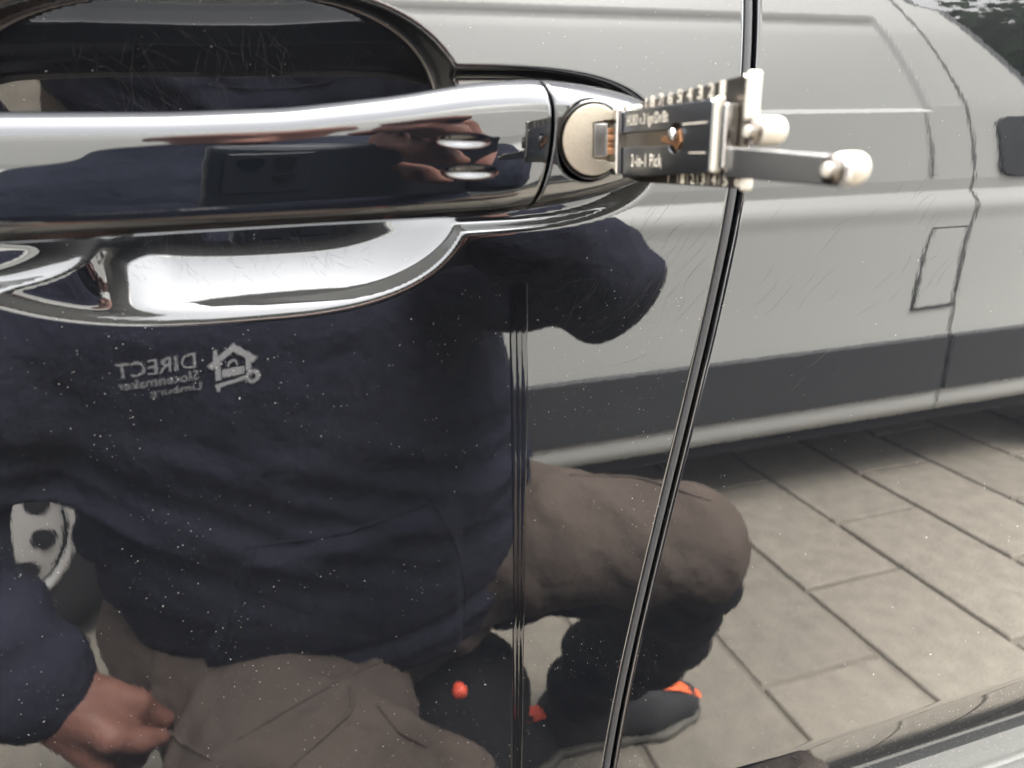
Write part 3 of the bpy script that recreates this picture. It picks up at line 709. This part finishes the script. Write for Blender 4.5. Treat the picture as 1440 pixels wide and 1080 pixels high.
# --- chest print, laid onto the fleece
dg = bpy.context.evaluated_depsgraph_get()
bvh = BVHTree.FromObject(jacket, dg)
LC, LA = (-.108, .812), R(7)            # centre and slope of the print on the chest (reads from the front)
def on_chest(pts2, lift=.0012):
    out = []
    for u, v in pts2:
        x = LC[0]-(u*math.cos(LA)-v*math.sin(LA)); z = LC[1]+u*-math.sin(LA)+v*math.cos(LA)
        hit = bvh.ray_cast(Vector((x, .0, z)), Vector((0, -1, 0)), 2)
        y = hit[0].y if hit[0] else -.47
        out.append((x, y+lift, z))
    return out
def chest_text(body_, u0, v0, wd, ht):
    v, f = text_mesh(body_, 1.0); v = v.copy(); v[:, 0] -= v[:, 0].min(); v[:, 1] -= v[:, 1].min()
    v[:, 0] *= wd/v[:, 0].max(); v[:, 1] *= ht/v[:, 1].max()
    return obj('chest_lettering', on_chest([(u0+a, v0+b_) for a, b_ in v[:, :2]]), [q[::-1] for q in f], PRINT, jacket, False)
chest_text('DIRECT', -.010, .003, .066, .0135)
chest_text('Slotenmaker', -.012, -.0075, .068, .0085)
chest_text('Limburg', -.014, -.0185, .042, .0085)
def strip2(pl2, wd, closed=False):
    """flat ribbon along a polyline in print coordinates"""
    n = len(pl2); vs, fs = [], []
    seg = n if closed else n-1
    for i in range(seg):
        a, c = np.array(pl2[i]), np.array(pl2[(i+1) % n]); d = (c-a)/np.linalg.norm(c-a); nn = np.array([-d[1], d[0]])*wd/2
        a2, c2 = a-d*wd*.4, c+d*wd*.4; k = len(vs); m_ = max(2, int(np.linalg.norm(c-a)/.004))
        for j in range(m_+1):
            p = a2+(c2-a2)*j/m_; vs += [tuple(p-nn), tuple(p+nn)]
            if j < m_: fs.append((k+2*j, k+2*j+1, k+2*j+3, k+2*j+2))
    return vs, fs
def emblem(pieces):
    V_, F_ = [], []
    for pl2, wd, cl in pieces:
        v, f = strip2(pl2, wd, cl); k = len(V_); V_ += v; F_ += [tuple(i+k for i in q) for q in f]
    return obj('chest_emblem', on_chest(V_), [q[::-1] for q in F_], PRINT, jacket, False)
ox, oy = -.040, -.004
circ = lambda cx, cy, r, n=12, a0=0, a1=360: [(ox+cx+r*math.cos(R(a0+(a1-a0)*i/n)), oy+cy+r*math.sin(R(a0+(a1-a0)*i/n))) for i in range(n+1)]
emblem([([(ox-.017, oy+.006), (ox-.001, oy+.019), (ox+.017, oy+.006)], .0055, False),          # roof
        ([(ox+.012, oy+.008), (ox+.012, oy-.006)], .004, False), ([(ox-.013, oy+.008), (ox-.013, oy-.002)], .004, False),
        ([(ox-.006, oy-.002), (ox+.006, oy-.002)], .007, False), (circ(0, .004, .0038, 10, 0, 180), .0018, False),     # padlock
        ([(ox+.013, oy-.0125), (ox-.011, oy-.009)], .0035, False), (circ(-.0165, -.0095, .0045), .0032, False),      # key
        ([(ox+.012, oy-.0125), (ox+.012, oy-.0165)], .003, False), ([(ox+.014, oy+.018), (ox+.014, oy+.012)], .004, False)])

# ------------------------------------------------------------------ phone
ph = tag(empty('phone'), 'dark phone held sideways in front of the car door', 'phone')
def frame_box(u0, u1, v0, v1, f0, f1):
    vv = []
    for f in (f0, f1):
        for (u, v) in ((u0, v0), (u1, v0), (u1, v1), (u0, v1)): vv.append(CAM+pr*u+pu*v+pf*f)
    return vv, [(0,3,2,1),(4,5,6,7),(0,1,5,4),(1,2,6,5),(2,3,7,6),(3,0,4,7)]
v, f = frame_box(-.028, .128, -.060, .015, -.014, -.006); bevel(fixn(obj('phone_case', v, f, PHONE, ph, False)), .0035, 4)
v, f = frame_box(-.022, .012, -.026, .011, -.006, -.004); bevel(fixn(obj('camera_bump', v, f, PHONE, ph, False)), .0012, 3)
for u, v_ in ((0, 0), (-.013, 0), (0, -.014)):
    n = 24; V_ = []
    for k, (r, h) in enumerate([(.0048, -.0040), (.0048, -.0032), (.0036, -.0032), (.0036, -.0036)]):
        V_ += [CAM+pr*(u+r*math.cos(2*math.pi*i/n))+pu*(v_+r*math.sin(2*math.pi*i/n))+pf*h for i in range(n)]
    F_ = [tuple(int(q) for q in r_) for r_ in gridfaces(4, n, True)]+[tuple(range(3*n, 4*n))]
    fixn(obj('lens', V_, F_, LENS, ph, False))

# ------------------------------------------------------------------ pavement
gr = obj('ground', [(-150, -150, -.007), (150, -150, -.007), (150, 150, -.007), (-150, 150, -.007)], [(0, 1, 2, 3)], GROUND, None, False, 'structure')
pav = tag(empty('pavement'), kind='structure')
TW, TL, J = .2815, .500, .0120
pb = MB(); a, b_ = TW/2-J/2, TL/2-J/2; e = .004
pb.add([(-a, -b_, -.05), (a, -b_, -.05), (a, b_, -.05), (-a, b_, -.05), (-a, -b_, -e), (a, -b_, -e), (a, b_, -e), (-a, b_, -e),
        (-a+e, -b_+e, 0), (a-e, -b_+e, 0), (a-e, b_-e, 0), (-a+e, b_-e, 0)],
       [(4, 5, 9, 8), (5, 6, 10, 9), (6, 7, 11, 10), (7, 4, 8, 11), (8, 9, 10, 11), (0, 1, 5, 4), (1, 2, 6, 5), (2, 3, 7, 6), (3, 0, 4, 7)])
p0 = pb.build('paver', PAVER, pav, False)
first = True
for i in range(-8, 11):
    xc = .740+TW*(i+.5); off = -.705-.2225*i
    j0 = math.ceil((-4.0-off)/TL)
    for j in range(j0, j0+9):
        yc = off+TL*(j+.5)
        if yc > .35: continue
        o = p0 if first else link(p0.copy(), pav)
        first = False
        o.location = (xc+random.uniform(-.001, .001), yc+random.uniform(-.001, .001), random.uniform(-.0015, .0015))
        o.rotation_euler = (random.uniform(-.003, .003), random.uniform(-.003, .003), random.uniform(-.003, .003))

# ------------------------------------------------------------------ grey van behind the person
van = tag(empty('van'), 'pale grey panel van with dark grey side moulding parked beside the black car', 'van')
YV = -1.25
def van_y(z):
    """outward bulge of the flank"""
    y = np.interp(z, [.225, .24, .26, .47, .60, .84, .905, .925, .99, 1.045, 1.4, 1.8, 2.2, 2.30, 2.36], [.04, .012, 0, 0, 0, -.004, -.014, -.010, .016, .008, 0.0, .03, .08, .16, .30])
    return YV-y
vz = np.unique(np.concatenate([np.linspace(.225, .94, 36), np.linspace(.94, 1.08, 30), np.linspace(1.08, 2.36, 70)]))
def flank(name, xs, edit=None, m=VANW, zz=vz, parent=van):
    Zg, Xg = np.meshgrid(zz, xs, indexing='ij'); Yg = van_y(Zg)
    if edit is not None: Yg = Yg+edit(Xg, Zg)
    o = obj(name, np.stack([Xg, Yg, Zg], -1).reshape(-1, 3), gridfaces(len(zz), len(xs)), m, parent)
    o.data.update()
    if o.data.polygons[0].normal.y < 0: o.data.flip_normals()
    return o
def emboss(x, z):
    d = np.minimum(np.minimum(x-.05, 1.575-x), np.minimum(z-1.385, 1.88-z)); t = np.clip(d/.03+.5, 0, 1)
    arch = np.hypot(x+.735, z-.30); 
    return -.016*t*t*(3-2*t)
vzf = np.unique(np.concatenate([vz, np.linspace(1.36, 1.41, 16)]))
xsb = np.unique(np.concatenate([np.linspace(-.32, 1.6958, 60), np.linspace(.03, .09, 8), np.linspace(1.54, 1.60, 12)]))
flank('body_side', xsb, emboss, zz=vzf)
flank('body_side', np.linspace(-1.5, -1.15, 12))
flank('arch_panel', np.linspace(-1.15, -.32, 24), zz=vz[vz > .70])
# arch filler with a round cut
n = 28; av = []
for i in range(n+1):
    a = math.pi*i/n; av += [(-.735-.37*math.cos(a), YV, .32+.37*math.sin(a)), (-.735-.415*math.cos(a), YV, min(.705, .32+.60*math.sin(a)) if i not in (0, n) else .32)]
obj('wheel_arch', av, gridfaces(n+1, 2), VANW, van)
dz_ = np.unique(np.concatenate([np.linspace(.225, .94, 36), np.linspace(.94, 1.08, 30), np.linspace(1.08, 1.30, 10)]))
flank('front_door', np.linspace(1.7042, 2.95, 40), zz=dz_)
# door upper frame: pillar behind the window with a slanted edge, then rail on top
def quad_panel(name, pts, m, parent=van):
    """pts: outline in (x, z); gives a panel with thickness following the flank"""
    n = len(pts); vv = [(x, float(van_y(z)), z) for x, z in pts]+[(x, float(van_y(z))-.02, z) for x, z in pts]
    ff = [tuple(range(n)), tuple(range(2*n-1, n-1, -1))]+[(i, (i+1) % n, n+(i+1) % n, n+i) for i in range(n)]
    return fixn(obj(name, vv, ff, m, parent, False))
zw = np.linspace(1.30, 2.36, 30); xe_ = np.interp(zw, [1.30, 1.56, 1.74, 1.97, 2.0], [1.99, 1.935, 1.885, 1.835, 1.75])
pv = []
for z, x in zip(zw, xe_):
    for t in np.linspace(0, 1, 5): pv.append((1.7042+(x-1.7042)*t, float(van_y(z)), z))
po = obj('door_pillar', pv, gridfaces(30, 5), VANW, van); po.data.update()
if po.data.polygons[0].normal.y < 0: po.data.flip_normals()
fr = []
for z, x in zip(zw, xe_): fr += [(x-.004, float(van_y(z))+.002, z), (x+.03, float(van_y(z))-.006, z)]
fo = obj('window_seal', fr, gridfaces(30, 2), VAN_TR, van)
gv_ = []
for z, x in zip(zw, xe_): gv_ += [(x+.02, float(van_y(z))-.010, z), (2.85-.35*(z-1.3), float(van_y(z))-.010, z)]
go = obj('side_window', gv_, gridfaces(30, 2), GLASS_D, van); go.data.update()
if go.data.polygons[0].normal.y < 0: go.data.flip_normals()
b = MB(); b.box((1.70, YV-.022, 1.285), (2.9, YV-.012, 1.302)); b.build('window_rail', VAN_TR, van)
# moulding in two lengths, sill, flap, handle
for x0, x1 in ((-.32, 1.696), (1.704, 2.9), (-1.5, -1.15)):
    b = MB(); b.box((x0, YV-.01, .308), (x1, YV+.013, .470)); bevel(b.build('side_moulding', VAN_TR, van), .006, 3)
def recess_flap(name, pts, parent=van):
    cx = np.mean([p[0] for p in pts]); cz = np.mean([p[1] for p in pts])
    big = [(cx+(x-cx)*1.0, cz+(z-cz)*1.0) for x, z in pts]; sm = [(cx+(x-cx)*.90, cz+(z-cz)*.94) for x, z in pts]
    b = MB(); b.prism([(x, z) for x, z in big], 1, YV-.004, YV+.0009); o = fixn(b.build(name+'_gap', DARK if False else VAN_TR, parent))
    o.data.transform(Matrix.Translation((0, .0036, 0))); o.data.transform(Matrix.Rotation(-math.atan2(.004, .24)*0, 4, 'X'))
    b = MB(); b.prism([(x, z) for x, z in sm], 1, YV+.0006, YV+.0056); bevel(fixn(b.build(name, VANW, parent)), .0008, 2)
recess_flap('fuel_flap', [(1.548, .548), (1.735, .552), (1.722, .806), (1.572, .808)] if False else [(1.548, .548), (1.690, .552), (1.690, .806), (1.572, .808)])
def rrect(x0, x1, z0, z1, rad, n=7):
    out = []
    for cx, cz, a0 in ((x1-rad, z0+rad, -90), (x1-rad, z1-rad, 0), (x0+rad, z1-rad, 90), (x0+rad, z0+rad, 180)):
        out += [(cx+rad*math.cos(R(a0+90*i/n)), cz+rad*math.sin(R(a0+90*i/n))) for i in range(n+1)]
    return out
b = MB(); b.prism(rrect(1.785, 2.06, 1.045, 1.345, .05), 1, YV-.02, YV+.005); bevel(fixn(b.build('door_handle', VAN_TR, van)), .003, 2)
b = MB(); b.prism(rrect(1.90, 2.04, 1.16, 1.215, .02), 1, YV+.0055, YV+.026); bevel(fixn(b.build('handle_lever', VAN_TR, van)), .004, 2)
b = MB(); b.box((1.560, YV-.004, 1.06), (1.5685, YV+.0018, 1.37)); b.build('panel_seam', mat('seam_grey', (.33, .33, .315), .6), van)
# shell behind the flank
b = MB(); b.box((-1.49, -3.1, .30), (2.9, YV-.10, 1.30)); b.box((-1.49, -3.0, 1.30), (2.6, YV-.24, 2.30)); b.build('shell', VANW, van)
b = MB(); b.box((-1.4, -3.0, .20), (2.9, YV-.03, .32)); b.build('underbody', DARK, van)
b = MB(); b.prism([(2.9, .3), (3.35, .35), (3.4, .75), (3.2, 1.05), (2.9, 1.2)], 1, -3.05, YV-.05); bevel(fixn(b.build('bonnet', VANW, van)), .04, 4)
def wheel(x):
    wo = MB(); wo.lathe([(.20, -.11), (.29, -.11), (.312, -.085), (.315, -.03), (.305, 0.0), (.28, .012), (.215, .008), (.20, -.01)], 1, (x, YV-.022, .315), 48)
    t = fixn(wo.build('wheel', TYRE, van, True))
    r = MB(); r.lathe([(.17, -.05), (.212, -.045), (.212, .008), (.205, .014), (.196, .004), (.192, -.012), (.183, -.008), (.15, .004), (.12, .006), (.085, .012), (.07, .0), (.06, .018), (.0, .020)], 1, (x, YV-.022, .315), 48)
    fixn(r.build('rim', RIM, t, True))
    for k in range(12):
        a = 2*math.pi*(k+.4)/12; ca, sa = math.cos(a), math.sin(a); h = MB()
        h.lathe([(.021, -.02), (.0225, .0105), (.0, .0112)], 1, (x+.152*ca, YV-.026, .315+.152*sa), 14)
        fixn(h.build('rim_hole', DARK, t))
    return t
wheel(-.715); wheel(2.55)
# dirt-grey bumper ends
b = MB(); b.box((-1.56, -3.0, .32), (-1.49, YV-.02, .60)); bevel(b.build('rear_bumper', VAN_TR, van), .02, 3)

# ------------------------------------------------------------------ trees beyond the black car
def leaf_tree(x, y, h, r, seed, label):
    rg = np.random.default_rng(seed); t = tag(empty('tree'), label, 'tree', 'trees beyond the black car')
    b = MB(); V_ = []; n = 10
    for k in range(8):
        z = h*.55*k/7; rr = .16*(1-.6*k/7)
        V_ += [(x+rr*math.cos(2*math.pi*i/n)+.03*math.sin(k), y+rr*math.sin(2*math.pi*i/n), z) for i in range(n)]
    obj('trunk', V_, gridfaces(8, n, True), BARK, t)
    N = 9000; cl = rg.normal(0, 1, (46, 3)); cl /= np.linalg.norm(cl, axis=1)[:, None]; cl *= rg.uniform(.35, 1, (46, 1))**.5
    c = cl[rg.integers(0, 46, N)]*np.array([r, r, h*.33])+rg.normal(0, 1, (N, 3))*r*.17+np.array([x, y, h*.64])
    sz_ = rg.uniform(.10, .20, N)[:, None]; u = rg.normal(0, 1, (N, 3)); u /= np.linalg.norm(u, axis=1)[:, None]
    v_ = np.cross(u, rg.normal(0, 1, (N, 3))); v_ /= np.linalg.norm(v_, axis=1)[:, None]
    P = np.stack([c-u*sz_, c+v_*sz_*.5, c+u*sz_, c-v_*sz_*.6], 1).reshape(-1, 3)
    obj('crown', P, np.arange(4*N).reshape(-1, 4), LEAF, t, False)
leaf_tree(8.5, 3.6, 6.6, 2.4, 1, 'bushy green tree beyond the black car, the nearest of three')
leaf_tree(12.2, 4.9, 8.6, 2.9, 2, 'taller green tree beyond the black car, between the other two')
leaf_tree(11.2, 9.0, 8.0, 2.9, 3, 'spreading green tree beyond the black car, farthest from the van')
